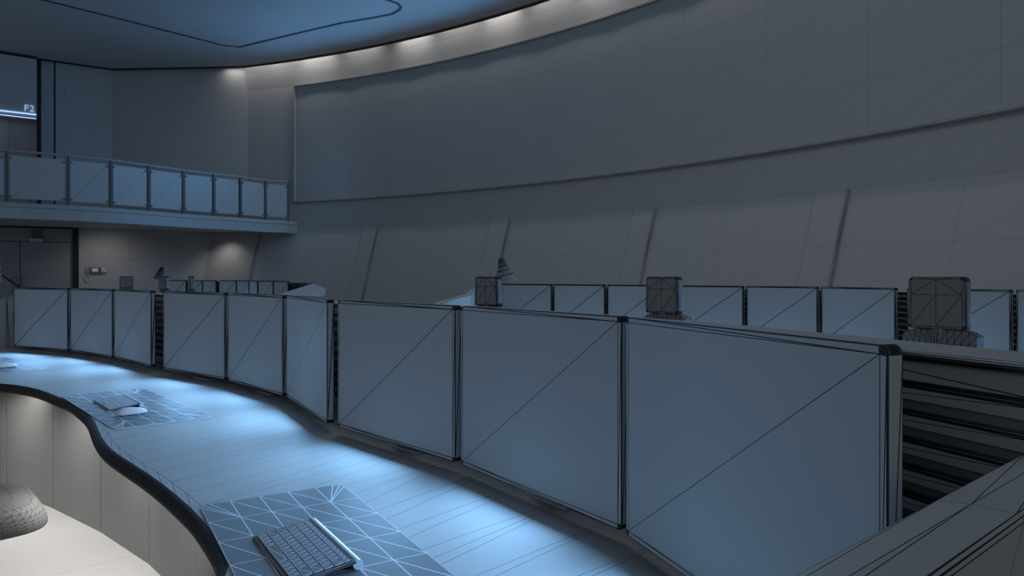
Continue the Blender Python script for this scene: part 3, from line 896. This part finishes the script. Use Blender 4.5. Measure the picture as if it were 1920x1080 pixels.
chair_at(1762, 3.44, 37, 'largest headrest, of the office chair near the right edge', .0025)
chair_at(1247, 4.86, 43, 'office chair showing the middle of the three nearer headrests', .0035)
chair_at(917, 6.15, 49, 'office chair whose headrest stands beside the striped lamp', .0045)
chair_at(308, 13.4, 52, 'distant office chair below the tiny striped lamp', .005)
chair_at(359, 12.9, 30, 'distant office chair seen edge-on before the farthest monitors', .005)
chair_at(237, 15.5, 118, 'distant office chair alone against the wall right of the intercom', .005)
make_chair((-1.90,2.43), 42, 'office chair seat cut off by the lower left edge under the desk', .0012, seat_h=.462)

# ================================================================= LIGHT
w = bpy.data.worlds.new('World'); bpy.context.scene.world = w; w.use_nodes = True
bg = w.node_tree.nodes['Background']; bg.inputs[0].default_value = (.62,.70,.82,1); bg.inputs[1].default_value = .345
def area(name, loc, d, sx, sy, e, col, spread=180, cam=False):
    la = bpy.data.lights.new(name,'AREA'); la.shape = 'RECTANGLE'; la.size = sx; la.size_y = sy; la.energy = e; la.color = col
    la.spread = math.radians(spread)
    o = bpy.data.objects.new(name, la); C.objects.link(o); o.location = loc
    o.rotation_euler = Vector(d).to_track_quat('-Z','Y').to_euler(); o.visible_camera = cam; return o
def spot(name, loc, d, e, col, ang, blend=.8, r=.03):
    la = bpy.data.lights.new(name,'SPOT'); la.energy = e; la.color = col; la.spot_size = math.radians(ang); la.spot_blend = blend; la.shadow_soft_size = r
    o = bpy.data.objects.new(name, la); C.objects.link(o); o.location = loc
    o.rotation_euler = Vector(d).to_track_quat('-Z','Y').to_euler(); return o
# glow of the video wall
for c, e_ in ((64,32),(57,40),(50,38),(43,34),(36,17)):
    p = wp(c,-1.3); n = (WC-p).normalized()
    area('video_wall_glow', (p.x,p.y,5.4), (n.x,n.y,.30), 3.4, 3.0, e_, (.20,.52,1.0), 160)
p = wp(57,-1.6); area('video_wall_glow', (p.x,p.y,4.6), (-8.2-p.x,18.3-p.y,-.6), 1.6, 2.6, 34, (.22,.54,1.0), 110)  # extra side lamp, added to throw more blue onto the balcony panels
# cove downlights
for c in (65.8,58.3,51.9,45.4,39,32.5,26):
    p = wp(c,-.33); n = (wp(c,0)-p).normalized()
    area('cove_downlight', (p.x,p.y,7.86), (n.x*.25,n.y*.25,-1), 1.1, .12, 5.5, (1.0,.95,.90), 150)
for c in (70.5,68,62.3,55,48.5,42,35.5,29):
    p = wp(c,-.33); n = (wp(c,0)-p).normalized()
    area('cove_wash', (p.x,p.y,7.86), (n.x*.25,n.y*.25,-1), 1.3, .12, 3.6, (1.0,.95,.90), 150)
p = A0.lerp(A1,.10)+Vector((.0,-.20)); area('cove_downlight', (p.x,p.y,7.7), (0,.12,-1), .5, .1, 1.6, (1.0,.95,.90), 150)
area('wall_fill_light', (1.0,7.5,7.50), (.12,.12,-1), 7, 6, 165, (.76,.90,1.0))  # unseen overhead fill, added to brighten the big wall; no such fitting in the ceiling
# under the balcony
p = wp(72.9,-.75); spot('balcony_downlight', (p.x,p.y,2.60), (.08,.2,-1), 15, (1.0,.93,.85), 120, .9, .08)
p = wp(74.9,-2.2); spot('balcony_downlight', (p.x-1.0,p.y-1.0,2.60), (-.2,.5,-1), 22, (1.0,.93,.88), 130, .9, .08)
# warm strip under the near desk
kk = resample([Vector(p) for p in [(-3.2,4.12),(-2.75,3.83),(-2.25,3.43),(-1.72,2.98),(-1.1,2.28)]], .8)
for a, b in zip(kk, kk[1:]):
    mid = (a+b)/2; area('desk_underlight', (mid.x,mid.y,.69), (0,0,-1), .6, .2, 2.75, (1.0,.985,.96), 140)
# reception of the doorway recess
area('doorway_glow', (*sp(30,-.1), zl-.02), (0,0,-1), .8, .2, .35, (.4,.55,1.0))

cam = bpy.data.cameras.new('cam'); co = bpy.data.objects.new('camera', cam); C.objects.link(co)
cam.lens = 25; cam.sensor_width = 36; cam.shift_y = -22/1920; cam.clip_start = .02; cam.clip_end = 200
co.location = (0,0,EYE); co.rotation_euler = (PI/2,0,0)
s = bpy.context.scene; s.camera = co
s.view_settings.view_transform = 'Standard'; s.view_settings.look = 'None'; s.view_settings.gamma = 1; s.view_settings.exposure = 0
